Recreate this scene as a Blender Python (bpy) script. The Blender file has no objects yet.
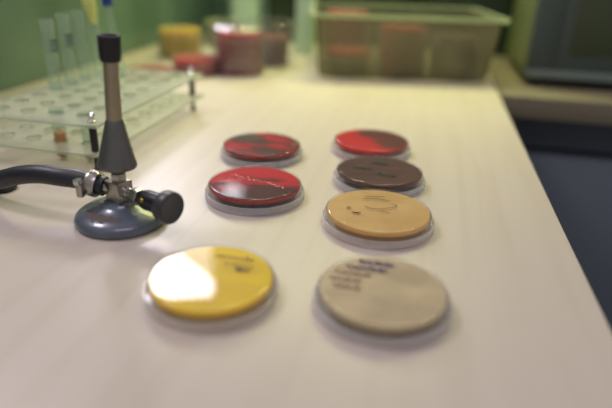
import bpy, bmesh, math, random
from mathutils import Vector, Matrix
PI = math.pi
TOP = 0.75            # height of the worktops above the floor
S = bpy.context.scene
C = S.collection

# ------------------------------------------------------------------ materials
def new_mat(name):
    m = bpy.data.materials.new(name); m.use_nodes = True
    m.node_tree.nodes.clear()
    return m, m.node_tree.nodes, m.node_tree.links

def out(n, l, sock):
    o = n.new('ShaderNodeOutputMaterial'); l.new(sock, o.inputs['Surface'])

def plain(name, col, rough=0.5, metal=0.0, bump=0.0, bscale=200, vary=0.0, coat=0.0, spec=0.5):
    m, n, l = new_mat(name)
    p = n.new('ShaderNodeBsdfPrincipled')
    p.inputs['Base Color'].default_value = (*col, 1)
    p.inputs['Roughness'].default_value = rough
    p.inputs['Metallic'].default_value = metal
    p.inputs['Coat Weight'].default_value = coat
    p.inputs['Specular IOR Level'].default_value = spec
    tc = n.new('ShaderNodeTexCoord')
    nz = n.new('ShaderNodeTexNoise'); nz.inputs['Scale'].default_value = bscale
    nz.inputs['Detail'].default_value = 4
    l.new(tc.outputs['Object'], nz.inputs['Vector'])
    if vary:
        mx = n.new('ShaderNodeMix'); mx.data_type = 'RGBA'
        mx.inputs['A'].default_value = (*[c*(1-vary) for c in col], 1)
        mx.inputs['B'].default_value = (*[min(1, c*(1+vary)) for c in col], 1)
        l.new(nz.outputs['Fac'], mx.inputs['Factor'])
        l.new(mx.outputs['Result'], p.inputs['Base Color'])
    if bump:
        b = n.new('ShaderNodeBump'); b.inputs['Strength'].default_value = bump
        b.inputs['Distance'].default_value = 0.0005
        l.new(nz.outputs['Fac'], b.inputs['Height']); l.new(b.outputs['Normal'], p.inputs['Normal'])
    out(n, l, p.outputs[0])
    return m

def clear(name, tint=(0.97, 0.98, 0.97), haze=0.06, hazecol=(0.9, 0.9, 0.88), rough=0.03, ior=1.5):
    """thin clear plastic: see-through, fresnel gloss, slight milkiness"""
    m, n, l = new_mat(name)
    t = n.new('ShaderNodeBsdfTransparent'); t.inputs[0].default_value = (*tint, 1)
    d = n.new('ShaderNodeBsdfDiffuse'); d.inputs[0].default_value = (*hazecol, 1)
    tl = n.new('ShaderNodeBsdfTranslucent'); tl.inputs[0].default_value = (*hazecol, 1)
    dm = n.new('ShaderNodeMixShader'); dm.inputs[0].default_value = 0.5
    l.new(d.outputs[0], dm.inputs[1]); l.new(tl.outputs[0], dm.inputs[2])
    lw = n.new('ShaderNodeLayerWeight'); lw.inputs['Blend'].default_value = 0.3
    mr = n.new('ShaderNodeMapRange')
    mr.inputs['To Min'].default_value = haze; mr.inputs['To Max'].default_value = min(1, haze*3+0.08)
    l.new(lw.outputs['Facing'], mr.inputs['Value'])
    a = n.new('ShaderNodeMixShader'); l.new(mr.outputs[0], a.inputs[0])
    l.new(t.outputs[0], a.inputs[1]); l.new(dm.outputs[0], a.inputs[2])
    g = n.new('ShaderNodeBsdfGlossy'); g.inputs['Roughness'].default_value = rough
    # Schlick reflectance, the same from both sides of the thin wall
    f2 = n.new('ShaderNodeLayerWeight'); f2.inputs['Blend'].default_value = 0.5
    pw = n.new('ShaderNodeMath'); pw.operation = 'POWER'; pw.inputs[1].default_value = 5; l.new(f2.outputs['Facing'], pw.inputs[0])
    fr = n.new('ShaderNodeMath'); fr.operation = 'MULTIPLY_ADD'; fr.inputs[1].default_value = 0.9; fr.inputs[2].default_value = ((ior-1)/(ior+1))**2
    l.new(pw.outputs[0], fr.inputs[0])
    b = n.new('ShaderNodeMixShader'); l.new(fr.outputs[0], b.inputs[0])
    l.new(a.outputs[0], b.inputs[1]); l.new(g.outputs[0], b.inputs[2])
    out(n, l, b.outputs[0])
    return m

def agar(name, cols, scale=25, rot=0.0, stretch=(1, 3, 1), pos=(0.35, 0.65), offs=(0, 0, 0), grad=None, trans=0.35, clarity=0.12):
    """culture medium: two colours mixed by noise, with an optional linear zone across the disc"""
    m, n, l = new_mat(name)
    tc = n.new('ShaderNodeTexCoord'); mp = n.new('ShaderNodeMapping')
    mp.inputs['Rotation'].default_value = (0, 0, rot); mp.inputs['Scale'].default_value = stretch
    mp.inputs['Location'].default_value = offs
    l.new(tc.outputs['Object'], mp.inputs['Vector'])
    nz = n.new('ShaderNodeTexNoise'); nz.inputs['Scale'].default_value = scale; nz.inputs['Detail'].default_value = 3
    l.new(mp.outputs[0], nz.inputs['Vector'])
    fac = nz.outputs['Fac']
    if grad:
        gx, gy, gk, g0 = grad
        dp = n.new('ShaderNodeVectorMath'); dp.operation = 'DOT_PRODUCT'
        dp.inputs[1].default_value = (gx*gk, gy*gk, 0); l.new(tc.outputs['Object'], dp.inputs[0])
        ad = n.new('ShaderNodeMath'); ad.operation = 'ADD'; l.new(dp.outputs['Value'], ad.inputs[0]); l.new(fac, ad.inputs[1])
        ad2 = n.new('ShaderNodeMath'); ad2.operation = 'ADD'; l.new(ad.outputs[0], ad2.inputs[0]); ad2.inputs[1].default_value = g0
        fac = ad2.outputs[0]
    r = n.new('ShaderNodeValToRGB'); r.color_ramp.elements[0].position = pos[0]; r.color_ramp.elements[1].position = pos[1]
    r.color_ramp.elements[0].color = (*cols[0], 1); r.color_ramp.elements[1].color = (*cols[1], 1)
    if len(cols) > 2:
        e = r.color_ramp.elements.new((pos[0]+pos[1])/2); e.color = (*cols[2], 1)
    l.new(fac, r.inputs[0])
    p = n.new('ShaderNodeBsdfPrincipled'); p.inputs['Roughness'].default_value = 0.4; p.inputs['Specular IOR Level'].default_value = 0.1
    l.new(r.outputs[0], p.inputs['Base Color'])
    t = n.new('ShaderNodeBsdfTranslucent'); l.new(r.outputs[0], t.inputs[0])
    mx = n.new('ShaderNodeMixShader'); mx.inputs[0].default_value = trans
    l.new(p.outputs[0], mx.inputs[1]); l.new(t.outputs[0], mx.inputs[2])
    tp = n.new('ShaderNodeBsdfTransparent'); l.new(r.outputs[0], tp.inputs[0])
    m2 = n.new('ShaderNodeMixShader'); m2.inputs[0].default_value = clarity
    l.new(mx.outputs[0], m2.inputs[1]); l.new(tp.outputs[0], m2.inputs[2])
    out(n, l, m2.outputs[0])
    return m

def wood(name, base, dark, rough=0.38):
    m, n, l = new_mat(name)
    tc = n.new('ShaderNodeTexCoord'); mp = n.new('ShaderNodeMapping')
    mp.inputs['Scale'].default_value = (1, 0.045, 1)
    l.new(tc.outputs['Object'], mp.inputs['Vector'])
    nz = n.new('ShaderNodeTexNoise'); nz.inputs['Scale'].default_value = 55; nz.inputs['Detail'].default_value = 6
    nz.inputs['Distortion'].default_value = 0.6
    l.new(mp.outputs[0], nz.inputs['Vector'])
    r = n.new('ShaderNodeValToRGB')
    r.color_ramp.elements[0].position = 0.32; r.color_ramp.elements[1].position = 0.55
    r.color_ramp.elements[0].color = (*dark, 1); r.color_ramp.elements[1].color = (*base, 1)
    l.new(nz.outputs['Fac'], r.inputs[0])
    n2 = n.new('ShaderNodeTexNoise'); n2.inputs['Scale'].default_value = 9; l.new(mp.outputs[0], n2.inputs['Vector'])
    mx = n.new('ShaderNodeMix'); mx.data_type = 'RGBA'; mx.blend_type = 'MULTIPLY'
    mx.inputs['B'].default_value = (0.93, 0.91, 0.87, 1)
    l.new(n2.outputs['Fac'], mx.inputs['Factor']); l.new(r.outputs[0], mx.inputs['A'])
    p = n.new('ShaderNodeBsdfPrincipled'); p.inputs['Roughness'].default_value = rough
    p.inputs['Specular IOR Level'].default_value = 0.5
    l.new(mx.outputs['Result'], p.inputs['Base Color'])
    out(n, l, p.outputs[0])
    return m

def streaky(name, a, b, rough=0.25, scale=6):
    m, n, l = new_mat(name)
    tc = n.new('ShaderNodeTexCoord'); mp = n.new('ShaderNodeMapping')
    mp.inputs['Scale'].default_value = (1, 1, 0.12); l.new(tc.outputs['Object'], mp.inputs['Vector'])
    nz = n.new('ShaderNodeTexNoise'); nz.inputs['Scale'].default_value = scale; nz.inputs['Detail'].default_value = 2
    l.new(mp.outputs[0], nz.inputs['Vector'])
    r = n.new('ShaderNodeValToRGB'); r.color_ramp.elements[0].position = 0.35; r.color_ramp.elements[1].position = 0.65
    r.color_ramp.elements[0].color = (*a, 1); r.color_ramp.elements[1].color = (*b, 1)
    l.new(nz.outputs['Fac'], r.inputs[0])
    p = n.new('ShaderNodeBsdfPrincipled'); p.inputs['Roughness'].default_value = rough
    l.new(r.outputs[0], p.inputs['Base Color']); out(n, l, p.outputs[0])
    return m

def emit(name, col, k):
    m, n, l = new_mat(name)
    e = n.new('ShaderNodeEmission'); e.inputs[0].default_value = (*col, 1); e.inputs[1].default_value = k
    out(n, l, e.outputs[0]); return m

M = dict(
    birch=wood('pale_birch_laminate', (0.545, 0.49, 0.415), (0.515, 0.455, 0.375)),
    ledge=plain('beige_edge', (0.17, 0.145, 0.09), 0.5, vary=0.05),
    navy=plain('blue_grey_lacquer', (0.115, 0.14, 0.16), 0.4),
    navy_shaded=plain('shaded_blue_grey', (0.05, 0.062, 0.075), 0.5),  # shade under the worktop put into the colour of drawers and body
    clear=clear('clear_polystyrene', tint=(0.99,0.99,0.99), haze=0.012),
    clearlid=clear('clear_polystyrene_lid', tint=(0.995,0.995,0.995), haze=0.22, hazecol=(0.97,0.97,0.96)),
    stacklid=clear('clear_polystyrene_stack', tint=(0.99, 0.99, 0.99), haze=0.03),
    acrylic=clear('greenish_acrylic', tint=(0.975, 0.985, 0.955), haze=0.16, hazecol=(0.97, 0.97, 0.84)),
    acrylic_edge=clear('acrylic_cut_edge', tint=(0.70, 0.80, 0.70), haze=0.30, hazecol=(0.42, 0.50, 0.36)),
    glass=clear('thin_glass', tint=(0.93, 0.97, 0.94), haze=0.05, hazecol=(0.75, 0.85, 0.75)),
    tub=clear('frosted_tub', tint=(0.90, 0.90, 0.84), haze=0.27, hazecol=(0.23, 0.20, 0.11), rough=0.25),
    base=plain('grey_blue_enamel', (0.095, 0.115, 0.14), 0.3, bump=0.3, bscale=90, vary=0.25, coat=0.4),
    rust=plain('rust', (0.10, 0.072, 0.062), 0.7, vary=0.4, bscale=150),
    nickel=plain('worn_nickel', (0.46, 0.44, 0.38), 0.32, 1.0, bump=0.15, vary=0.15),
    tubemetal=plain('tarnished_barrel', (0.34, 0.30, 0.20), 0.42, 0.8, bump=0.2, vary=0.2, bscale=60),
    conemetal=plain('grey_cone', (0.16, 0.165, 0.155), 0.42, 0.8, bump=0.15, vary=0.15, bscale=80),
    black=plain('black_plastic', (0.008, 0.008, 0.010), 0.35),
    capblack=plain('burnt_black', (0.006, 0.006, 0.006), 0.6, bump=0.3),
    knob=plain('dark_grey_knob', (0.035, 0.036, 0.042), 0.4),
    brass=plain('brass', (0.65, 0.45, 0.10), 0.3, 1.0),
    rubber=plain('black_rubber', (0.016, 0.018, 0.022), 0.42, bump=0.4, bscale=120, vary=0.3),
    steel=plain('steel', (0.62, 0.62, 0.58), 0.25, 1.0),
    orange=plain('amber_liquid', (0.75, 0.24, 0.05), 0.3),
    pinkish=plain('pink_liquid', (0.72, 0.36, 0.25), 0.3),
    yellowcap=plain('yellow_rubber', (0.55, 0.60, 0.17), 0.5),
    bluecap=plain('blue_plastic', (0.008, 0.03, 0.23), 0.35),
    ink=plain('blue_ink', (0.03, 0.035, 0.12), 0.6),
    inkpurple=plain('violet_ink', (0.12, 0.09, 0.20), 0.6),
    inkrust=plain('faded_rust_ink', (0.36, 0.22, 0.15), 0.6),
    inkbrown=plain('brown_ink', (0.16, 0.10, 0.045), 0.6),
    inkdark=plain('dark_ink', (0.015, 0.012, 0.016), 0.6),
    colony=plain('pale_colonies', (0.85, 0.36, 0.30), 0.4),
    green=streaky('green_panel', (0.10, 0.17, 0.105), (0.165, 0.265, 0.18)),
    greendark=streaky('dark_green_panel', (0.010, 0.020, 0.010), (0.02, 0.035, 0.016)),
    palegreen=plain('pale_green_frame', (0.40, 0.56, 0.36), 0.4),
    applbody=plain('olive_grey_casing', (0.13, 0.16, 0.055), 0.45),
    applfront=plain('grey_green_front', (0.055, 0.075, 0.060), 0.45),
    appldoor=plain('dark_olive_door', (0.045, 0.060, 0.025), 0.35),
    appltrim=plain('brushed_trim', (0.20, 0.25, 0.22), 0.35, 0.6),
    roomwall=plain('dull_wall', (0.20, 0.21, 0.18), 0.8),
    floor=plain('grey_linoleum', (0.16, 0.19, 0.21), 0.5, vary=0.1, bscale=20),
    frame=plain('window_frame_white', (0.75, 0.75, 0.72), 0.5),
    pane=emit('daylight_and_glint_pane', (0.95, 0.93, 1.0), 6.0),
)

# ------------------------------------------------------------------ mesh helpers
def smooth_angle(me, ang=35):
    bm = bmesh.new(); bm.from_mesh(me)
    for f in bm.faces: f.smooth = True
    for e in bm.edges:
        if len(e.link_faces) == 2:
            e.smooth = e.calc_face_angle(0) < math.radians(ang)
    bm.to_mesh(me); bm.free()

def obj(name, bm, m, parent=None, loc=(0, 0, 0), rot=None, smooth=True, mats=None):
    bmesh.ops.recalc_face_normals(bm, faces=bm.faces)
    me = bpy.data.meshes.new(name); bm.to_mesh(me); bm.free()
    if smooth: smooth_angle(me)
    for k in (mats or [m]): me.materials.append(k)
    o = bpy.data.objects.new(name, me); C.objects.link(o)
    o.location = loc
    if rot: o.rotation_euler = rot
    if parent: o.parent = parent
    return o

def thing(name, label, cat, loc, rz=0, group=None):
    o = bpy.data.objects.new(name, None); C.objects.link(o)
    o.empty_display_size = 0.02
    o.location = (loc[0], loc[1], loc[2]+TOP); o.rotation_euler = (0, 0, rz)
    o['label'] = label; o['category'] = cat
    if group: o['group'] = group
    return o

def tag(o, label, cat, group=None):
    o['label'] = label; o['category'] = cat
    if group: o['group'] = group
    return o

def struct(name, bm, m, smooth=False):
    o = obj(name, bm, m, smooth=smooth); o['kind'] = 'structure'; o.location.z += TOP; return o

def box(bm, x0, x1, y0, y1, z0, z1, bev=0.0, seg=2):
    g = bmesh.ops.create_cube(bm, size=1)
    vs = g['verts']
    for v in vs:
        v.co = Vector(((x0+x1)/2+v.co.x*(x1-x0), (y0+y1)/2+v.co.y*(y1-y0), (z0+z1)/2+v.co.z*(z1-z0)))
    if bev:
        es = list({e for v in vs for e in v.link_edges})
        bmesh.ops.bevel(bm, geom=es, offset=bev, segments=seg, affect='EDGES', profile=0.5)
    return bm

def lathe(bm, prof, seg=64, mat=None):
    """revolve (r, z) points about the local z axis; mat places the result"""
    mat = mat or Matrix()
    rings = []
    for r, z in prof:
        if r < 1e-6:
            rings.append([bm.verts.new(mat @ Vector((0, 0, z)))])
        else:
            rings.append([bm.verts.new(mat @ Vector((r*math.cos(2*PI*k/seg), r*math.sin(2*PI*k/seg), z))) for k in range(seg)])
    for a, b in zip(rings, rings[1:]):
        for k in range(seg):
            k2 = (k+1) % seg
            if len(a) == 1 and len(b) == 1: continue
            if len(a) == 1: bm.faces.new((a[0], b[k], b[k2]))
            elif len(b) == 1: bm.faces.new((a[k], a[k2], b[0]))
            else: bm.faces.new((a[k], a[k2], b[k2], b[k]))
    return bm

def axis_mat(o, d):
    """matrix whose z axis points along d, origin o"""
    q = Vector(d).normalized().to_track_quat('Z', 'Y')
    return Matrix.Translation(Vector(o)) @ q.to_matrix().to_4x4()

def sweep(bm, pts, rad, seg=16, cap=True):
    pts = [Vector(p) for p in pts]
    rings = []
    up = Vector((0, 0, 1))
    for i, p in enumerate(pts):
        t = (pts[min(i+1, len(pts)-1)]-pts[max(i-1, 0)]).normalized()
        if abs(t.dot(up)) > 0.95: up = Vector((0, 1, 0))
        a = t.cross(up).normalized(); b = a.cross(t).normalized()
        r = rad[i] if isinstance(rad, (list, tuple)) else rad
        rings.append([bm.verts.new(p+a*r*math.cos(2*PI*k/seg)+b*r*math.sin(2*PI*k/seg)) for k in range(seg)])
        up = b
    for a, b in zip(rings, rings[1:]):
        for k in range(seg):
            bm.faces.new((a[k], a[(k+1) % seg], b[(k+1) % seg], b[k]))
    if cap:
        bm.faces.new(rings[0]); bm.faces.new(rings[-1])
    return bm

def spline(pts, n=8):
    P = [Vector(p) for p in pts]; P = [P[0]*2-P[1]]+P+[P[-1]*2-P[-2]]
    o = []
    for i in range(1, len(P)-2):
        for k in range(n):
            t = k/n; a, b, c, d = P[i-1], P[i], P[i+1], P[i+2]
            o.append(0.5*((2*b)+(c-a)*t+(2*a-5*b+4*c-d)*t*t+(3*b-a-3*c+d)*t**3))
    o.append(P[-2]); return o

def ribbon(bm, pts, w, z):
    """flat pen stroke lying at height z, with a hair of thickness"""
    pts = [Vector((p[0], p[1], 0)) for p in pts]
    if len(pts) > 2: pts = spline(pts, 5)
    L, R = [], []
    for i, p in enumerate(pts):
        t = (pts[min(i+1, len(pts)-1)]-pts[max(i-1, 0)]).normalized(); nrm = Vector((-t.y, t.x, 0))*w/2
        L.append(p+nrm); R.append(p-nrm)
    for zz in (z, z+0.00008):
        l = [bm.verts.new((p.x, p.y, zz)) for p in L]; r = [bm.verts.new((p.x, p.y, zz)) for p in R]
        for i in range(len(l)-1): bm.faces.new((l[i], l[i+1], r[i+1], r[i]))
    return bm

# ------------------------------------------------------------------ room
struct('floor', box(bmesh.new(), -2.2, 2.2, -1.2, 3.1, -0.80, -0.75), M['floor'])
bm = bmesh.new(); box(bm, -0.69, -0.66, -0.25, 1.75, -0.75, 0.30, 0.002)
struct('wall_left', bm, M['green'])
bm = bmesh.new(); box(bm, -0.66, -0.42, 1.72, 1.75, -0.75, 0.30)
struct('wall_back', bm, M['green'])
bm = bmesh.new(); box(bm, -0.42, 1.0, 1.50, 1.53, -0.75, 0.30)
struct('wall_alcove', bm, M['greendark'])
def post(name, x0, x1, y0, y1, z0=0.0):
    struct(name, box(bmesh.new(), x0, x1, y0, y1, z0, 0.30, 0.002), M['palegreen'])
post('trim_1', -0.60, -0.575, 1.69, 1.72)
post('trim_2', -0.505, -0.44, 1.46, 1.50)
post('trim_3', -0.298, -0.258, 1.30, 1.34)
# the room beyond the screens: far wall with a window high up on the left and an added glowing pane
bm = bmesh.new()
WX0, WX1, WZ0, WZ1 = -1.85, -1.20, 1.45, 2.02
SX0, SX1, SZ0, SZ1 = -1.16, -0.98, 1.10, 1.27
for a in ((-2.2, WX0, -0.75, 2.2), (WX0, WX1, -0.75, WZ0), (WX0, WX1, WZ1, 2.2), (WX1, SX0, -0.75, 2.2),
          (SX0, SX1, -0.75, SZ0), (SX0, SX1, SZ1, 2.2), (SX1, 2.2, -0.75, 2.2)):
    box(bm, a[0], a[1], 3.0, 3.1, a[2], a[3])
struct('wall_far', bm, M['roomwall'])
def window(name, x0, x1, z0, z1):
    w = 0.03
    bm = bmesh.new()
    for a in ((x0, x1, z0, z0+w), (x0, x1, z1-w, z1), (x0, x0+w, z0+w, z1-w), (x1-w, x1, z0+w, z1-w)):
        box(bm, a[0], a[1], 3.0, 3.06, a[2], a[3])
    fr = struct(name, bm, M['frame'])
    obj('pane', box(bmesh.new(), x0+w, x1-w, 3.03, 3.04, z0+w, z1-w), M['pane'], fr, smooth=False)
window('window_1', WX0, WX1, WZ0, WZ1)
window('glint_pane', SX0, SX1, SZ0, SZ1)  # added unseen glowing pane, makes the small glint on the red dish

# ------------------------------------------------------------------ worktops and cabinet
EDGE = 0.140
t = thing('laboratory_bench', 'long pale birch laminate bench under the culture dishes and the burner', 'bench', (0, 0, 0))
bm = bmesh.new(); box(bm, -0.655, EDGE, -0.25, 1.495, -0.032, 0, 0.0015)
obj('tabletop', bm, M['birch'], t)
bm = bmesh.new()
for x in (-0.63, 0.05):
    box(bm, x, x+0.03, -0.2, 1.3, -0.75, -0.032)
for k, x in enumerate((-0.63, 0.05)):
    obj('side_panel', box(bmesh.new(), x, x+0.03, -0.2, 1.3, -0.75, -0.032, 0.001), M['navy'], t)
bm.free()
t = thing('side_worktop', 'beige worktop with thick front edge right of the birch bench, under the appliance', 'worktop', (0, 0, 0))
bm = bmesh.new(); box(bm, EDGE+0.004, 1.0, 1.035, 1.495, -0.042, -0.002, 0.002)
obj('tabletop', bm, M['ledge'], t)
t = thing('base_cabinet', 'blue-grey lacquered cabinet below the beige side worktop', 'cabinet', (0, 0, 0))
obj('body', box(bmesh.new(), 0.16, 1.0, 1.10, 1.48, -0.74, -0.043), M['navy_shaded'], t, smooth=False)
for x0, x1 in ((0.17, 0.58), (0.586, 0.99)):
    obj('drawer_front', box(bmesh.new(), x0, x1, 1.075, 1.099, -0.105, -0.047, 0.001), M['navy_shaded'], t)
    obj('door', box(bmesh.new(), x0, x1, 1.055, 1.099, -0.73, -0.115, 0.002), M['navy'], t)

# ------------------------------------------------------------------ appliance
t = thing('bench_incubator', 'olive-grey metal appliance with a recessed dark door at the right back', 'incubator', (0.195, 1.15, 0))
bm = bmesh.new(); box(bm, 0, 0.45, 0.004, 0.30, 0.012, 0.32, 0.004)
obj('casing', bm, M['applbody'], t)
bm = bmesh.new()
for a in ((0.0, 0.45, 0.012, 0.032), (0.0, 0.45, 0.29, 0.32), (0.0, 0.045, 0.032, 0.29), (0.41, 0.45, 0.032, 0.29)):
    box(bm, a[0], a[1], -0.014, 0.004, a[2], a[3], 0.0012)
obj('front_frame', bm, M['applfront'], t)
bm = bmesh.new(); box(bm, 0.045, 0.41, -0.010, 0.003, 0.032, 0.29, 0.001)
d = obj('door', bm, M['applfront'], t)
bm = bmesh.new(); box(bm, 0.07, 0.39, -0.0125, -0.010, 0.062, 0.27, 0.001)
obj('door_panel', bm, M['appldoor'], d)
obj('bottom_trim', box(bmesh.new(), 0.0, 0.45, -0.0165, -0.0145, 0.014, 0.030, 0.0008), M['appltrim'], t)
for x in (0.03, 0.42):
    for y in (0.03, 0.27):
        bm = bmesh.new(); lathe(bm, [(0, -0.002), (0.012, -0.002), (0.010, 0.012), (0, 0.012)], 20)
        obj('foot', bm, M['black'], t, (x, y, 0))

# ------------------------------------------------------------------ petri dishes (lying lid down, medium uppermost)
RB, RL, HD = 0.0450, 0.0480, 0.0150
def lid_bm(seg=72):
    w = 0.0011
    return lathe(bmesh.new(), [(0, 0), (RL-0.002, 0), (RL-0.0006, 0.0004), (RL, 0.0012), (RL, 0.0075), (RL-0.0004, 0.008), (RL-w, 0.008),
                               (RL-w, 0.0016), (RL-w-0.0004, 0.0012), (0, 0.0012)], seg)
def base_bm(seg=72):
    w = 0.0010
    return lathe(bmesh.new(), [(0, HD), (RB-0.0030, HD), (RB-0.0026, HD+0.0005), (RB-0.0016, HD+0.0005), (RB-0.0008, HD+0.0001), (RB, HD-0.0012),
                               (RB, 0.0022), (RB-w, 0.0022), (RB-w, HD-0.0016)], seg)
def agar_bm(seg=72, th=0.0036):
    z1 = HD-0.0012; r = RB-0.0013
    return lathe(bmesh.new(), [(0, z1), (r-0.0007, z1), (r-0.0001, z1-0.0006), (r-0.0001, z1-th), (r-0.0016, z1-th+0.0009), (0, z1-th+0.0009)], seg)
side_mats = {}
side_cols = {'blood_agar_front': (0.66, 0.04, 0.04), 'blood_agar_back': (0.60, 0.05, 0.04), 'blood_agar_half': (0.68, 0.03, 0.03), 'yellow_agar': (0.98, 0.74, 0.04), 'cream_agar': (0.84, 0.60, 0.22), 'pale_agar': (0.74, 0.66, 0.44)}
def petri(label, loc, m, rz=0, group=None, seg=72, lidm='clearlid', th=0.0036):
    t = thing('petri_dish', label, 'petri dish', loc, rz, group)
    key = (seg, lidm, th)
    obj('lid', lid_bm(seg), M[lidm], t)
    obj('dish_base', base_bm(seg), M['clear'], t)
    sk = m.name+'_side'
    if sk not in side_mats:
        c = side_cols.get(m.name)
        side_mats[sk] = agar(sk, (c, c), trans=0.55, clarity=0.1) if c else m
    ao = obj('agar', agar_bm(seg, th), None, t, mats=[m, side_mats[sk]])
    for p in ao.data.polygons:
        if abs(p.normal.z) < 0.8: p.material_index = 1
    return t
def strokes(t, lines, m, w=0.0007, name='pen_marking'):
    bm = bmesh.new()
    for ln in lines: ribbon(bm, ln, w, HD+0.0001)
    return obj(name, bm, m, t, smooth=False)

red = (0.66, 0.010, 0.020); redd = (0.10, 0.018, 0.015); olive = (0.10, 0.065, 0.035)
ag_yellow = agar('yellow_agar', ((0.98, 0.80, 0.05), (0.90, 0.70, 0.06)), scale=20, trans=0.35, clarity=0.2)
ag_cream = agar('cream_agar', ((0.84, 0.62, 0.26), (0.74, 0.52, 0.19)), scale=30, stretch=(1, 1, 1), trans=0.35, clarity=0.2)
ag_pale = agar('pale_agar', ((0.80, 0.70, 0.45), (0.64, 0.53, 0.35)), scale=30, stretch=(1, 1.3, 1), rot=0.3, trans=0.35, clarity=0.2)
ag_choc = agar('chocolate_agar', ((0.085, 0.030, 0.018), (0.12, 0.045, 0.028)), scale=30, trans=0.2)
ag_bloodF = agar('blood_agar_front', (red, redd), scale=26, pos=(0.44, 0.66), grad=(0.05, -1, 9, 0.02), trans=0.3, clarity=0.15)  # red turning darker brown towards the front of the disc
ag_bloodG = agar('blood_agar_back', ((0.60, 0.02, 0.02), (0.085, 0.05, 0.028), (0.22, 0.014, 0.018)), scale=24, rot=0.7, stretch=(1, 2.2, 1), pos=(0.38, 0.58), offs=(0.31, 0.1, 0), trans=0.3, clarity=0.15)
ag_bloodE = agar('blood_agar_half', ((0.68, 0.018, 0.022), (0.17, 0.038, 0.028)), scale=22, pos=(0.46, 0.58), grad=(0.8, 0.7, 12, -0.02), trans=0.3, clarity=0.15)

dA = petri('dish of bright yellow medium with a large window reflection, nearest at the left', (-0.1242, 0.3027, 0), ag_yellow)
dB = petri('pale dish with rows of violet handwriting, in front of the cream-tan dish', (-0.0087, 0.3173, 0), ag_pale)
dC = petri('cream-tan petri dish with a thin pen squiggle, between the pale and the chocolate-brown dishes', (-0.0231, 0.4429, 0), ag_cream, 0.1)
dD = petri('chocolate-brown petri dish with dark smudged writing, behind the cream-tan dish', (-0.0312, 0.5422, 0), ag_choc, -0.1)
dE = petri('red dish with a brown right half, just behind the chocolate-brown dish', (-0.0499, 0.6433, 0), ag_bloodE)
dF = petri('bright red petri dish in sharp focus with a dotted streak of colonies, beside the burner', (-0.1449, 0.4723, 0), ag_bloodF)
dG = petri('dark mottled red and olive dish, just behind the sharp bright red one', (-0.1716, 0.5883, 0), ag_bloodG)

dA.scale = (0.955, 0.955, 1); dB.scale = (0.97, 0.97, 1); dC.scale = (1.03, 1.03, 1)
# handwriting and growth marks on the dish tops (disc coordinates in metres)
random.seed(4)
def script_row(x, y, n, h=0.004, w=0.003, slope=0.0):
    L = []
    for k in range(n):
        x0 = x+k*w*1.25; y0 = y+k*w*slope
        L.append([(x0, y0), (x0+w*random.uniform(.1, .6), y0+h*random.uniform(.6, 1.1)), (x0+w*random.uniform(.4, .9), y0+h*random.uniform(-.2, .5)),
                  (x0+w, y0+h*random.uniform(0.1, .8))])
    return L
strokes(dC, [[(-0.012, 0.003), (-0.006, -0.001), (0.003, 0.000), (0.009, 0.003), (0.014, 0.006), (0.0155, 0.010), (0.011, 0.011)],
             [(0.001, -0.003), (0.006, -0.006), (0.009, -0.007)], [(-0.014, 0.018), (-0.002, 0.020), (0.010, 0.018)],
             [(-0.012, 0.024), (0.0, 0.026), (0.006, 0.026)]], M['inkbrown'], 0.0009)
strokes(dC, [[(-0.027, -0.003), (-0.025, -0.001), (-0.024, -0.004)], [(-0.023, -0.010), (-0.018, -0.012), (-0.015, -0.010)],
             [(-0.021, -0.0115), (-0.016, -0.0125)]], M['inkbrown'], 0.0017, 'ink_blot')
strokes(dD, script_row(-0.026, -0.004, 4, 0.008, 0.0035)+script_row(0.0, -0.016, 4, 0.008, 0.004)+script_row(-0.012, 0.016, 4, 0.006, 0.004), M['inkdark'], 0.0020)
strokes(dB, script_row(-0.020, 0.030, 7, 0.0035)+script_row(-0.028, 0.021, 8, 0.0035), M['inkpurple'], 0.0019)
strokes(dB, script_row(-0.035, 0.012, 7, 0.0035)+script_row(-0.037, 0.003, 6, 0.0035)+script_row(-0.034, -0.006, 5, 0.0035), M['inkrust'], 0.0017)
strokes(dA, script_row(-0.006, 0.026, 8, 0.003)+script_row(0.004, 0.016, 6, 0.003), M['inkbrown'], 0.0007)
strokes(dA, [[(0.0165, 0.031), (0.018, 0.0295)], [(0.017, 0.0275), (0.0185, 0.0265)]]+script_row(0.014, 0.010, 3, 0.004), M['inkdark'], 0.0012, 'ink_blot')
# colonies: a dotted streak across the sharp red dish
bm = bmesh.new()
for k in range(26):
    u = k/25
    x = -0.026+0.056*u+random.uniform(-.0008, .0008); y = 0.011-0.017*u+random.uniform(-.0022, .0022)
    r = random.uniform(0.0004, 0.0010)
    lathe(bm, [(0, 0.00025), (r*0.7, 0.0002), (r, 0)], 8, Matrix.Translation((x, y, HD+0.00005)))
o = obj('colony_streak', bm, M['colony'], dF); o['label'] = 'dotted pale red streak of colonies'

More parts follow.
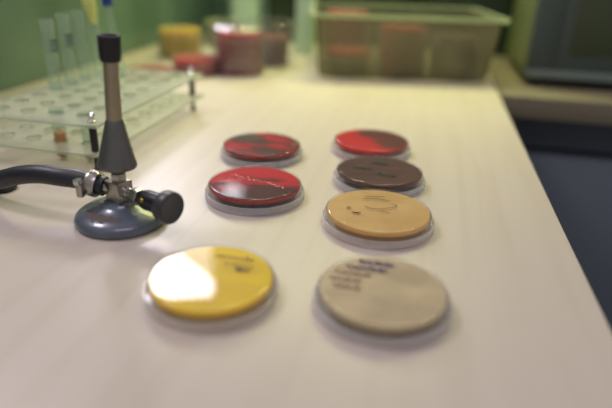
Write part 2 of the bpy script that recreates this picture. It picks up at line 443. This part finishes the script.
# ------------------------------------------------------------------ stacked dishes at the back (copies of one kind each)
stack_red = agar('stack_red_agar', ((0.60, 0.012, 0.03), (0.36, 0.010, 0.018)), scale=20, trans=0.3)
stack_yel = agar('stack_yellow_agar', ((0.85, 0.62, 0.08), (0.75, 0.52, 0.05)), scale=20, trans=0.3)
stack_pale = agar('stack_pale_agar', ((0.46, 0.50, 0.16), (0.40, 0.45, 0.14)), scale=20, trans=0.3)
stack_brown = agar('stack_brown_agar', ((0.12, 0.075, 0.03), (0.15, 0.09, 0.04)), scale=20, trans=0.3)
protos = {}
stack_brown2 = agar('stack_maroon_agar', ((0.24, 0.03, 0.03), (0.30, 0.10, 0.08)), scale=30, trans=0.3)
def place(kind, m, x, y, n, z0, labels, group, rz=0.0, pitch=0.0157):
    for k in range(n):
        lab = labels(k, n)
        jx = x+random.uniform(-.001, .001); jy = y+random.uniform(-.001, .001)
        if kind not in protos:
            protos[kind] = petri(lab, (jx, jy, z0+k*pitch), m, rz, group, seg=40, th=0.011, lidm='stacklid')
            continue
        src = protos[kind]
        r = src.copy(); C.objects.link(r); r.location = (jx, jy, TOP+z0+k*pitch); r['label'] = lab; r['group'] = group
        for ch in src.children:
            c = ch.copy(); C.objects.link(c); c.parent = r
POSN = ['at the bottom', 'second from the bottom', 'third from the bottom', 'fourth from the bottom', 'fifth from the bottom', 'sixth from the bottom']
def namer(what):
    return lambda k, n: what+', '+('topmost' if k == n-1 and n > 1 else POSN[k])
place('yellow', stack_yel, -0.525, 1.165, 4, 0, namer('amber dish in the yellow stack behind the rack'), 'yellow dishes stacked by the green wall')
place('pale', stack_pale, -0.50, 1.36, 4, 0, namer('pale green dish in the stack behind the yellow stack'), 'pale dishes stacked behind the yellow ones')
place('red', stack_red, -0.425, 1.01, 2, 0, namer('red dish in the low pair beside the far rack post'), 'red dishes in the low pair')
place('red', stack_red, -0.492, 0.945, 1, 0, lambda k, n: 'single red dish lying behind the clear rack near the green wall', 'red dishes in the low pair')
place('red', stack_red, -0.350, 1.045, 5, 0, namer('red dish in the tall stack left of the plastic tub'), 'red dishes stacked left of the tub')
place('maroon', stack_brown2, -0.325, 1.150, 4, 0, namer('maroon dish in the stack just behind the tall red stack'), 'maroon dishes stacked behind the red ones')

# crumpled clear bag pulled over the two red stacks
from mathutils import noise
bm = bmesh.new()
NB, NZ = 72, 16
BXC, BYC = -0.338, 1.098
rings = []
for j in range(NZ+1):
    v = j/NZ; ring = []
    for k in range(NB):
        a = 2*PI*k/NB
        d = Vector((math.cos(a), math.sin(a)))
        ax = Vector((0.13, 1.0)).normalized()
        lx = 0.052*abs(d.dot(ax))
        rr = lx+0.0545+0.006*noise.noise(Vector((math.cos(a)*3.0, math.sin(a)*3.0, v*3.2+5)))+0.002*noise.noise(Vector((math.cos(a)*9, math.sin(a)*9, v*9)))
        if v > 0.93: rr *= 1-1.6*(v-0.93)
        ring.append(bm.verts.new((d.x*rr, d.y*rr, 0.0008+0.092*v+(0.004*noise.noise(Vector((a, 3, 1))) if v > 0.93 else 0))))
    rings.append(ring)
loft_ = rings
for a_, b_ in zip(loft_, loft_[1:]):
    for k in range(NB): bm.faces.new((a_[k], a_[(k+1) % NB], b_[(k+1) % NB], b_[k]))
tv = bm.verts.new((0, 0, 0.092))
for k in range(NB): bm.faces.new((rings[-1][k], rings[-1][(k+1) % NB], tv))
o = obj('plastic_bag', bm, clear('crumpled_film', tint=(0.985, 0.985, 0.985), haze=0.008, rough=0.1), None, (BXC, BYC, TOP))
tag(o, 'crumpled clear plastic bag wrapped around the red dishes beside the tub', 'bag')

# ------------------------------------------------------------------ plastic tub with dishes
BX, BY, BA = -0.033, 1.082, math.radians(11.2)
t = thing('storage_tub', 'large translucent plastic tub with a flared rim holding dishes at the back', 'tub', (BX, BY, 0), BA)
def tub_ring(bm, hw, y0, y1, z, r=0.02, n=6):
    vs = []
    for cx, cy, a0 in ((hw-r, y0+r, -PI/2), (hw-r, y1-r, 0), (-hw+r, y1-r, PI/2), (-hw+r, y0+r, PI)):
        for k in range(n+1):
            a = a0+PI/2*k/n; vs.append(bm.verts.new((cx+r*math.cos(a), cy+r*math.sin(a), z)))
    return vs
def loft(bm, rings, close=True):
    for a, b in zip(rings, rings[1:]):
        n = len(a)
        for k in range(n): bm.faces.new((a[k], a[(k+1) % n], b[(k+1) % n], b[k]))
bm = bmesh.new()
w = 0.0018
R = [tub_ring(bm, 0.158, 0.006, 0.214, 0.0, 0.018), tub_ring(bm, 0.164, 0.0, 0.220, 0.004), tub_ring(bm, 0.174, -0.010, 0.230, 0.116),
     tub_ring(bm, 0.174-w, -0.010+w, 0.230-w, 0.116), tub_ring(bm, 0.164-w, w, 0.220-w, 0.005), tub_ring(bm, 0.158, 0.006, 0.214, 0.002, 0.018)]
loft(bm, R); bm.faces.new(R[0]); bm.faces.new(R[-1])
obj('body', bm, M['tub'], t)
bm = bmesh.new()
R = [tub_ring(bm, 0.174, -0.010, 0.230, 0.112), tub_ring(bm, 0.184, -0.020, 0.240, 0.113), tub_ring(bm, 0.186, -0.022, 0.242, 0.118),
     tub_ring(bm, 0.184, -0.020, 0.240, 0.121), tub_ring(bm, 0.173, -0.009, 0.229, 0.121), tub_ring(bm, 0.172, -0.008, 0.228, 0.112)]
loft(bm, R+[R[0]])
obj('rim', bm, clear('tub_rim', tint=(0.8, 0.86, 0.74), haze=0.4, hazecol=(0.48, 0.54, 0.34), rough=0.25), t)
def inbox(u, v):
    return (BX+u*math.cos(BA)-v*math.sin(BA), BY+u*math.sin(BA)+v*math.cos(BA))
for kind, m, u, v, n, what in (('red', stack_red, -0.105, 0.160, 7, 'back left'), ('pale', stack_pale, -0.105, 0.056, 2, 'front left'), ('red', stack_red, 0.0, 0.056, 6, 'front middle'),
                               ('brown', stack_brown, 0.105, 0.056, 5, 'front right')):
    x, y = inbox(u, v)
    col = {'red': 'red', 'pale': 'pale', 'brown': 'brown'}[kind]
    fn = (lambda what, col: lambda k, n: '%s dish inside the plastic tub, %s stack, %s' % (col, what, 'topmost' if k == n-1 else (POSN+['seventh from the bottom'])[k]))(what, col)
    place(kind, m, x, y, n, 0.0022, fn, 'dishes inside the tub')
x, y = inbox(-0.105, 0.056)
place('red', stack_red, x, y, 1, 0.0022+2*0.0157, lambda k, n: 'lone red dish resting on the pale pair inside the tub', 'dishes inside the tub')

# ------------------------------------------------------------------ tube rack
RX0, RX1, RY0, RY1 = -0.466, -0.312, 0.478, 0.765
cols_x = [-0.446, -0.4125, -0.379, -0.3455]
rows_y = [0.512+0.0325*k for k in range(8)]
t = thing('test_tube_rack', 'clear acrylic two-tier tube rack on black posts at the left by the green wall', 'rack', (RX0, RY0, 0))
def plate(z0, z1, hr):
    bm = bmesh.new()
    px = 0.0335; py = 0.0325
    gx = [0]+[c-RX0-px/2 for c in cols_x]+[cols_x[-1]-RX0+px/2, RX1-RX0]
    gy = [0]+[r-RY0-py/2 for r in rows_y]+[rows_y[-1]-RY0+py/2, RY1-RY0]
    SEG = 24
    def quad(x0, x1, y0, y1):
        for z in (z0, z1):
            bm.faces.new([bm.verts.new((x, y, z)) for x, y in ((x0, y0), (x1, y0), (x1, y1), (x0, y1))])
    for i in range(len(gx)-1):
        for j in range(len(gy)-1):
            x0, x1, y0, y1 = gx[i], gx[i+1], gy[j], gy[j+1]
            if x1-x0 < 1e-5 or y1-y0 < 1e-5: continue
            if 1 <= i <= 4 and 1 <= j <= 8:
                cx, cy = (x0+x1)/2, (y0+y1)/2; hx, hy = (x1-x0)/2, (y1-y0)/2
                cir, sq = [], []
                for k in range(SEG):
                    a = 2*PI*(k+0.5)/SEG if False else 2*PI*k/SEG
                    c, s = math.cos(a), math.sin(a); m_ = max(abs(c), abs(s))
                    cir.append((cx+hr*c, cy+hr*s)); sq.append((cx+hx*c/m_, cy+hy*s/m_))
                top = []
                for z in (z0, z1):
                    cv = [bm.verts.new((*p, z)) for p in cir]; sv = [bm.verts.new((*p, z)) for p in sq]
                    for k in range(SEG): bm.faces.new((cv[k], cv[(k+1) % SEG], sv[(k+1) % SEG], sv[k]))
                    top.append(cv)
                for k in range(SEG): bm.faces.new((top[0][k], top[0][(k+1) % SEG], top[1][(k+1) % SEG], top[1][k])).material_index = 1
            else: quad(x0, x1, y0, y1)
    W, D = RX1-RX0, RY1-RY0
    for a, b in (((0, 0), (W, 0)), ((W, 0), (W, D)), ((W, D), (0, D)), ((0, D), (0, 0))):
        EF = bm.faces.new([bm.verts.new(p) for p in ((*a, z0), (*b, z0), (*b, z1), (*a, z1))]); EF.material_index = 1
    bmesh.ops.remove_doubles(bm, verts=bm.verts, dist=1e-5)
    return bm
obj('upper_shelf', plate(0.0500, 0.0530, 0.0086), None, t, mats=[M['acrylic'], M['acrylic_edge']])
obj('lower_shelf', plate(0.0190, 0.0220, 0.0082), None, t, mats=[M['acrylic'], M['acrylic_edge']])
for x, y in ((-0.323, 0.489), (-0.455, 0.489), (-0.326, 0.753), (-0.455, 0.753)):
    p = obj('post', lathe(bmesh.new(), [(0, 0), (0.0042, 0), (0.0042, 0.003), (0.0028, 0.004), (0.0028, 0.0189), (0.0018, 0.019), (0.0018, 0.022), (0.0040, 0.0222),
                                        (0.0040, 0.0497), (0, 0.0498)], 20), M['black'], t, (x-RX0, y-RY0, 0))
    obj('collar', lathe(bmesh.new(), [(0.0029, 0.0165), (0.0040, 0.0165), (0.0040, 0.0188), (0.0029, 0.0188)], 20), M['steel'], p)
    k = lathe(bmesh.new(), [(0, 0.0532), (0.0044, 0.0532), (0.0044, 0.0545), (0.0028, 0.056), (0.0036, 0.0585), (0.0040, 0.0605), (0.0026, 0.0625), (0, 0.063)], 16)
    obj('thumb_nut', k, M['steel'], p)

# tubes in the rack
def tube(label, x, y, ztop, r=0.0080, liquid=None, fill=0.02, rim=True, zb=0.002, lean=(0, 0), name='test_tube', group=None):
    t = thing(name, label, 'tube', (x, y, zb))
    t.rotation_euler = (lean[0], lean[1], 0)
    h = ztop-zb; w = 0.0009
    prof = [(0, 0)]+[(r*math.sin(a), r-r*math.cos(a)) for a in (0.4, 0.8, 1.2, PI/2)]
    prof += [(r, h-0.003), (r+0.0008, h-0.0012), (r+0.0006, h), (r-w, h), (r-w, r)]
    prof += [((r-w)*math.sin(a), r-(r-w)*math.cos(a)) for a in (1.2, 0.8, 0.4)]+[(0, w)]
    obj('glass_body', lathe(bmesh.new(), prof, 28), M['glass'], t)
    if liquid:
        ri = r-w-0.0002
        pf = [(0, w+0.0002)]+[(ri*math.sin(a), r-ri*math.cos(a)) for a in (0.4, 0.8, 1.2, PI/2)]+[(ri, fill), (0, fill)]
        obj('liquid', lathe(bmesh.new(), pf, 24), liquid, t)
    return t
def tube_marks(t, z, r, a0):
    bm = bmesh.new()
    for row in range(3):
        for k in range(4):
            a = a0+k*0.32; zz = z-row*0.0058
            pts = [(a, zz), (a+0.08, zz+0.0035*random.uniform(.6, 1)), (a+0.16, zz+0.0005), (a+0.24, zz+0.003)]
            p3 = [Vector(((r+0.0003)*math.cos(q), (r+0.0003)*math.sin(q), h)) for q, h in pts]
            sweep(bm, p3, 0.00055, 5)
    obj('pen_marking', bm, M['ink'], t)
t1 = tube('tall clear test tube with blue writing, nearest of the upright tubes in the rack', cols_x[0], rows_y[3], 0.136)
tube_marks(t1, 0.108, 0.0080, -0.9)
t2 = tube('tall clear test tube with blue writing, just behind the nearest upright tube', cols_x[0], rows_y[4], 0.140)
tube_marks(t2, 0.110, 0.0080, -1.0)
tube('plain tall clear test tube, third upright tube from the front of the rack', cols_x[0], rows_y[5], 0.141)
tube('plain tall clear test tube, farthest upright tube against the green wall', cols_x[0], rows_y[6], 0.140)
tube('short glass vial of amber liquid in the front row of the rack', cols_x[2], rows_y[0], 0.057, 0.0072, M['orange'], 0.030, name='glass_vial', zb=0.001)
tube('short glass vial of pale pink liquid in the front row near the rack post', cols_x[3], rows_y[0], 0.056, 0.0060, M['pinkish'], 0.018, name='glass_vial', zb=0.001)

def stick(name, label, cat, a, b, bodyprof, bodym, capname, capprof, capm):
    t = thing(name, label, cat, a)
    d = Vector(b)-Vector(a); L = d.length
    t.rotation_euler = d.to_track_quat('Z', 'Y').to_euler()
    obj('shaft', lathe(bmesh.new(), [(r, z*L) for r, z in bodyprof], 20), bodym, t)
    obj(capname, lathe(bmesh.new(), [(r, z*L) for r, z in capprof], 24), capm, t)
stick('dropper', 'clear dropper with a yellow rubber bulb, standing in the rack behind the burner', 'dropper', (-0.4055, 0.6700, 0.004), (-0.4377, 0.6883, 0.165),
      [(0, 0), (0.0012, 0), (0.0028, 0.25), (0.0030, 0.75), (0.0022, 0.75), (0, 0.74)], M['glass'], 'bulb',
      [(0, 0.745), (0.0042, 0.745), (0.0058, 0.80), (0.0080, 0.86), (0.0085, 0.94), (0.006, 0.99), (0, 1.0)], M['yellowcap'])
stick('capped_tube', 'slim clear tube with a dark blue cap, standing in the rack behind the burner', 'tube', (-0.407, 0.712, 0.004), (-0.432, 0.722, 0.172),
      [(0, 0), (0.004, 0.01), (0.0052, 0.1), (0.0055, 0.84), (0.0045, 0.84), (0.0042, 0.1), (0, 0.02)], M['glass'], 'cap',
      [(0, 0.83), (0.0064, 0.83), (0.0066, 0.85), (0.0062, 0.99), (0.005, 1.0), (0, 1.0)], M['bluecap'])

# ------------------------------------------------------------------ gas burner
BXY = Vector((-0.2400, 0.3895, 0))
t = thing('gas_burner', 'old metal gas burner with round grey-blue foot and black tipped barrel at the left', 'burner', BXY)
foot = obj('foot', lathe(bmesh.new(), [(0, 0.0), (0.0365, 0.0), (0.0384, 0.0015), (0.0390, 0.0045), (0.0380, 0.0075), (0.0352, 0.0100), (0.0305, 0.0120),
                                       (0.0230, 0.0142), (0.0165, 0.0160), (0.0145, 0.0178), (0.0135, 0.0190), (0, 0.0192)], 72), M['base'], t)
# worn brown patch following the foot's shoulder, facing the viewer
bm = bmesh.new()
def footz(r):
    P = [(0.0390, 0.0045), (0.0380, 0.0075), (0.0352, 0.0100), (0.0305, 0.0120), (0.0230, 0.0142), (0.0165, 0.0160)]
    for (a, za), (b, zb) in zip(P, P[1:]):
        if b <= r <= a: return zb+(za-zb)*(r-b)/(a-b)
    return 0.016
prev = None
for k in range(19):
    a = math.radians(-150+k*5); u = k/18; wd = 0.0012+0.0042*math.sin(PI*u)*(0.75+0.25*math.sin(k*2.3))
    rc = 0.0268+0.0012*math.sin(k*1.7)
    row = [bm.verts.new((r*math.cos(a), r*math.sin(a), footz(r)+0.00015)) for r in (rc-wd, rc, rc+wd)]
    if prev:
        for i in range(2): bm.faces.new((prev[i], prev[i+1], row[i+1], row[i]))
    prev = row
obj('rust_patch', bm, M['rust'], foot)
VD = Vector((0.93, -0.37, 0)).normalized(); VA = math.atan2(VD.y, VD.x)
rotv = Matrix.Rotation(VA, 4, 'Z')
def turned(bm):
    bmesh.ops.transform(bm, matrix=rotv, verts=bm.verts); return bm
bm = bmesh.new(); box(bm, -0.0085, 0.0085, -0.0080, 0.0080, 0.0188, 0.0378, 0.0009)
obj('valve_block', turned(bm), M['nickel'], t)
bm = bmesh.new()
def hexnut(bm, o, d, r, l):
    lathe(bm, [(0, 0), (r*0.94, 0), (r, l*0.12), (r, l*0.88), (r*0.94, l), (0, l)], 6, axis_mat(o, d))
hexnut(bm, (0.0012, 0, 0.0378), (0, 0, 1), 0.0068, 0.0065)
obj('top_nut', bm, M['nickel'], t)
obj('jet', lathe(bmesh.new(), [(0, 0.0443), (0.0040, 0.0443), (0.0040, 0.0575), (0.0052, 0.058), (0.0052, 0.060), (0, 0.060)], 24), M['conemetal'], t, (0.0012, 0, 0))
# barrel leaning slightly to the right
AX = Vector((0.045, 0.015, 1)).normalized()
def ab(prof, seg=48): return lathe(bmesh.new(), prof, seg, axis_mat((0.0010, 0, 0.0505), AX))
obj('air_cone', ab([(0.0, 0.004), (0.0138, 0.0025), (0.0156, -0.0005), (0.0161, 0.0007), (0.0159, 0.0030), (0.0148, 0.0062), (0.0120, 0.018), (0.0091, 0.030), (0.0072, 0.0385), (0.0064, 0.0400), (0, 0.0400)]), M['conemetal'], t)
obj('barrel', ab([(0, 0.039), (0.0063, 0.039), (0.0061, 0.06), (0.0058, 0.088), (0, 0.088)]), M['tubemetal'], t)
obj('barrel_tip', ab([(0.0060, 0.0855), (0.0074, 0.0860), (0.0082, 0.0885), (0.0084, 0.0920), (0.0086, 0.0925), (0.0087, 0.1045), (0.0082, 0.1055), (0.0066, 0.1055), (0.0062, 0.095), (0, 0.094)]), M['capblack'], t)
# right side: nut, collar, knob along the valve axis
A0 = Vector((0, 0, 0.0290))
def vax(name, s0, prof, m, seg=32, parent=t):
    return obj(name, lathe(bmesh.new(), prof, seg, axis_mat(A0+VD*s0, VD)), m, parent)
vax('spindle', 0.008, [(0, 0), (0.0052, 0), (0.0052, 0.005), (0.0046, 0.0055), (0.0046, 0.0120), (0, 0.0120)], M['nickel'])
vax('packing_nut', 0.0185, [(0, 0), (0.0066, 0), (0.0071, 0.0010), (0.0071, 0.0078), (0.0066, 0.0088), (0, 0.0088)], M['nickel'], 6)
vax('collar', 0.0293, [(0, 0), (0.0058, 0), (0.0060, 0.0015), (0.0060, 0.003), (0.0078, 0.0035), (0.0084, 0.0060), (0.0084, 0.022), (0, 0.022)], M['black'])
kn = []
bm = bmesh.new()
SEGK = 72
prof = [(0, 0), (0.0112, 0), (0.0128, 0.0010), (0.0134, 0.0022), (0.0134, 0.0090), (0.0129, 0.0104), (0.0115, 0.0110), (0.0105, 0.0104), (0, 0.0102)]
obj('knob', lathe(bm, prof, SEGK, axis_mat(A0+VD*0.0535, VD)), M['knob'], t)
side = Vector((-VD.y, VD.x, 0))
bm = bmesh.new(); lathe(bm, [(0, 0.0010), (0.0013, 0.0010), (0.0018, 0.0), (0.0018, -0.001), (0, -0.001)], 16, axis_mat(A0+VD*0.0375-side*0.0080+Vector((0, 0, 0.0028)), -side+Vector((0, 0, 0.35))))
obj('brass_stud', bm, M['brass'], t)
# left side: hose barb
HD_ = Vector((-0.98, -0.06, 0.18)).normalized()
obj('hose_barb', lathe(bmesh.new(), [(0, 0), (0.0060, 0), (0.0060, 0.006), (0.0050, 0.0065), (0.0050, 0.020), (0, 0.020)], 24, axis_mat(A0+Vector((-0.006, 0.0005, 0)), HD_)), M['nickel'], t)

# hose with worm clamp
start = BXY+A0+Vector((-0.006, 0.0005, 0))+HD_*0.0070
hs = thing('gas_hose', 'thick black rubber hose clamped to the left side of the burner', 'hose', (start.x, start.y, 0))
def rel(p): return Vector(p)-Vector((start.x, start.y, 0))
path = spline([start, start+HD_*0.012, start+HD_*0.024, (-0.292, 0.3855, 0.0362), (-0.310, 0.3848, 0.0368), (-0.330, 0.3855, 0.0335), (-0.352, 0.3890, 0.0260), (-0.378, 0.3960, 0.0160),
               (-0.412, 0.4120, 0.0090), (-0.440, 0.4180, 0.0083), (-0.470, 0.4080, 0.0083), (-0.480, 0.3850, 0.0083)], 8)
obj('tubing', sweep(bmesh.new(), [rel(p) for p in path], [0.0086]*10+[0.0084, 0.0082]+[0.0082]*(len(path)-12), 28), M['rubber'], hs)
cm = axis_mat(rel(start+HD_*0.0055), HD_)
cl = obj('hose_clamp', lathe(bmesh.new(), [(0.0087, 0), (0.0110, 0), (0.0114, 0.0008), (0.0114, 0.0082), (0.0110, 0.009), (0.0087, 0.009)], 40, cm), M['nickel'], hs)
bm = bmesh.new()
for k in range(26):
    a = math.radians(10+k*7)
    b2 = bmesh.new(); box(b2, 0.0112, 0.0119, -0.0003, 0.0003, 0.0018, 0.0072)
    bmesh.ops.transform(b2, matrix=cm @ Matrix.Rotation(a, 4, 'Z'), verts=b2.verts)
    me = bpy.data.meshes.new('tmp'); b2.to_mesh(me); b2.free(); bm.from_mesh(me); bpy.data.meshes.remove(me)
obj('clamp_ridges', bm, M['nickel'], cl, smooth=False)
d1 = Vector((-0.60, -0.78, -0.10)).normalized()
bm = bmesh.new()
sc = rel(start+HD_*0.010)+Vector((-0.005, -0.0125, 0.0005))
box(bm, -0.0030, 0.0030, -0.0030, 0.0030, -0.0085, 0.004, 0.0015)
bmesh.ops.transform(bm, matrix=Matrix.Translation(sc), verts=bm.verts)
obj('screw_housing', bm, M['nickel'], cl)
bm = bmesh.new(); hexnut(bm, sc+Vector((-0.0005, -0.0005, 0.0036)), (-0.15, -0.1, 1), 0.0042, 0.0038)
obj('screw_head', bm, M['steel'], cl)
# low dark rubber stopper lying under the hose at the frame's left edge
t = thing('rubber_stopper', 'dark round rubber stopper on the bench just below the black hose', 'stopper', (-0.3810, 0.4200, 0))
obj('body', lathe(bmesh.new(), [(0, 0), (0.0095, 0), (0.0112, 0.0012), (0.0116, 0.0035), (0.0108, 0.0050), (0, 0.0052)], 40), M['rubber'], t)
obj('washer', lathe(bmesh.new(), [(0.004, 0.0052), (0.0085, 0.0052), (0.0085, 0.0060), (0.004, 0.0060)], 32), M['conemetal'], t)

# ------------------------------------------------------------------ lights
def area(name, loc, tgt, sx, sy, e, col):
    l = bpy.data.lights.new(name, 'AREA'); l.shape = 'RECTANGLE'; l.size = sx; l.size_y = sy; l.energy = e; l.color = col
    o = bpy.data.objects.new(name, l); C.objects.link(o)
    o.location = (loc[0], loc[1], loc[2]+TOP)
    d = Vector(tgt)-Vector(loc); o.rotation_euler = d.to_track_quat('-Z', 'Y').to_euler()
    return o
area('window_daylight', (-1.525, 2.99, 1.735), (-0.2, 0.4, 0), 0.58, 0.50, 34, (0.95, 0.88, 1.0))
area('side_daylight', (-1.35, 0.55, 1.75), (-0.1, 0.4, 0), 0.40, 0.40, 16, (0.95, 0.87, 1.0))
area('ceiling_lamp', (0.3, -0.5, 1.9), (0, 0.1, 0), 1.2, 0.5, 10, (0.92, 0.80, 1.0))
area('back_fill_light', (-0.1, 1.30, 0.9), (-0.12, 1.12, 0), 0.9, 0.2, 4.8, (0.96, 1.0, 0.40)).data.spread = math.radians(95)  # added low yellow-green light that tints the back of the bench
w = bpy.data.worlds.new('room_ambient'); S.world = w; w.use_nodes = True
w.node_tree.nodes['Background'].inputs[0].default_value = (0.94, 0.88, 0.93, 1)
w.node_tree.nodes['Background'].inputs[1].default_value = 0.30

# ------------------------------------------------------------------ camera
FPX, YH, H = 550.0, -45.0, 0.2156
th = math.atan((204-YH)/FPX); yaw = math.radians(11.25); roll = math.radians(2.0)
f = Vector((-math.sin(yaw)*math.cos(th), math.cos(yaw)*math.cos(th), -math.sin(th)))
r = Vector((math.cos(yaw), math.sin(yaw), 0)); u = r.cross(f)
r2 = r*math.cos(roll)+u*math.sin(roll); u2 = -r*math.sin(roll)+u*math.cos(roll)
cam = bpy.data.cameras.new('camera'); co = bpy.data.objects.new('camera', cam); C.objects.link(co)
m = Matrix((r2, u2, -f)).transposed().to_4x4(); m.translation = Vector((0, 0, H+TOP)); co.matrix_world = m
cam.sensor_width = 36; cam.lens = FPX/612*36; cam.clip_start = 0.01; cam.clip_end = 50
cam.dof.use_dof = True; cam.dof.focus_distance = 0.50; cam.dof.aperture_fstop = 2.0
S.camera = co
S.view_settings.view_transform = 'Standard'; S.view_settings.look = 'None'
S.view_settings.exposure = 0.1; S.view_settings.gamma = 1
S.view_settings.use_curve_mapping = False
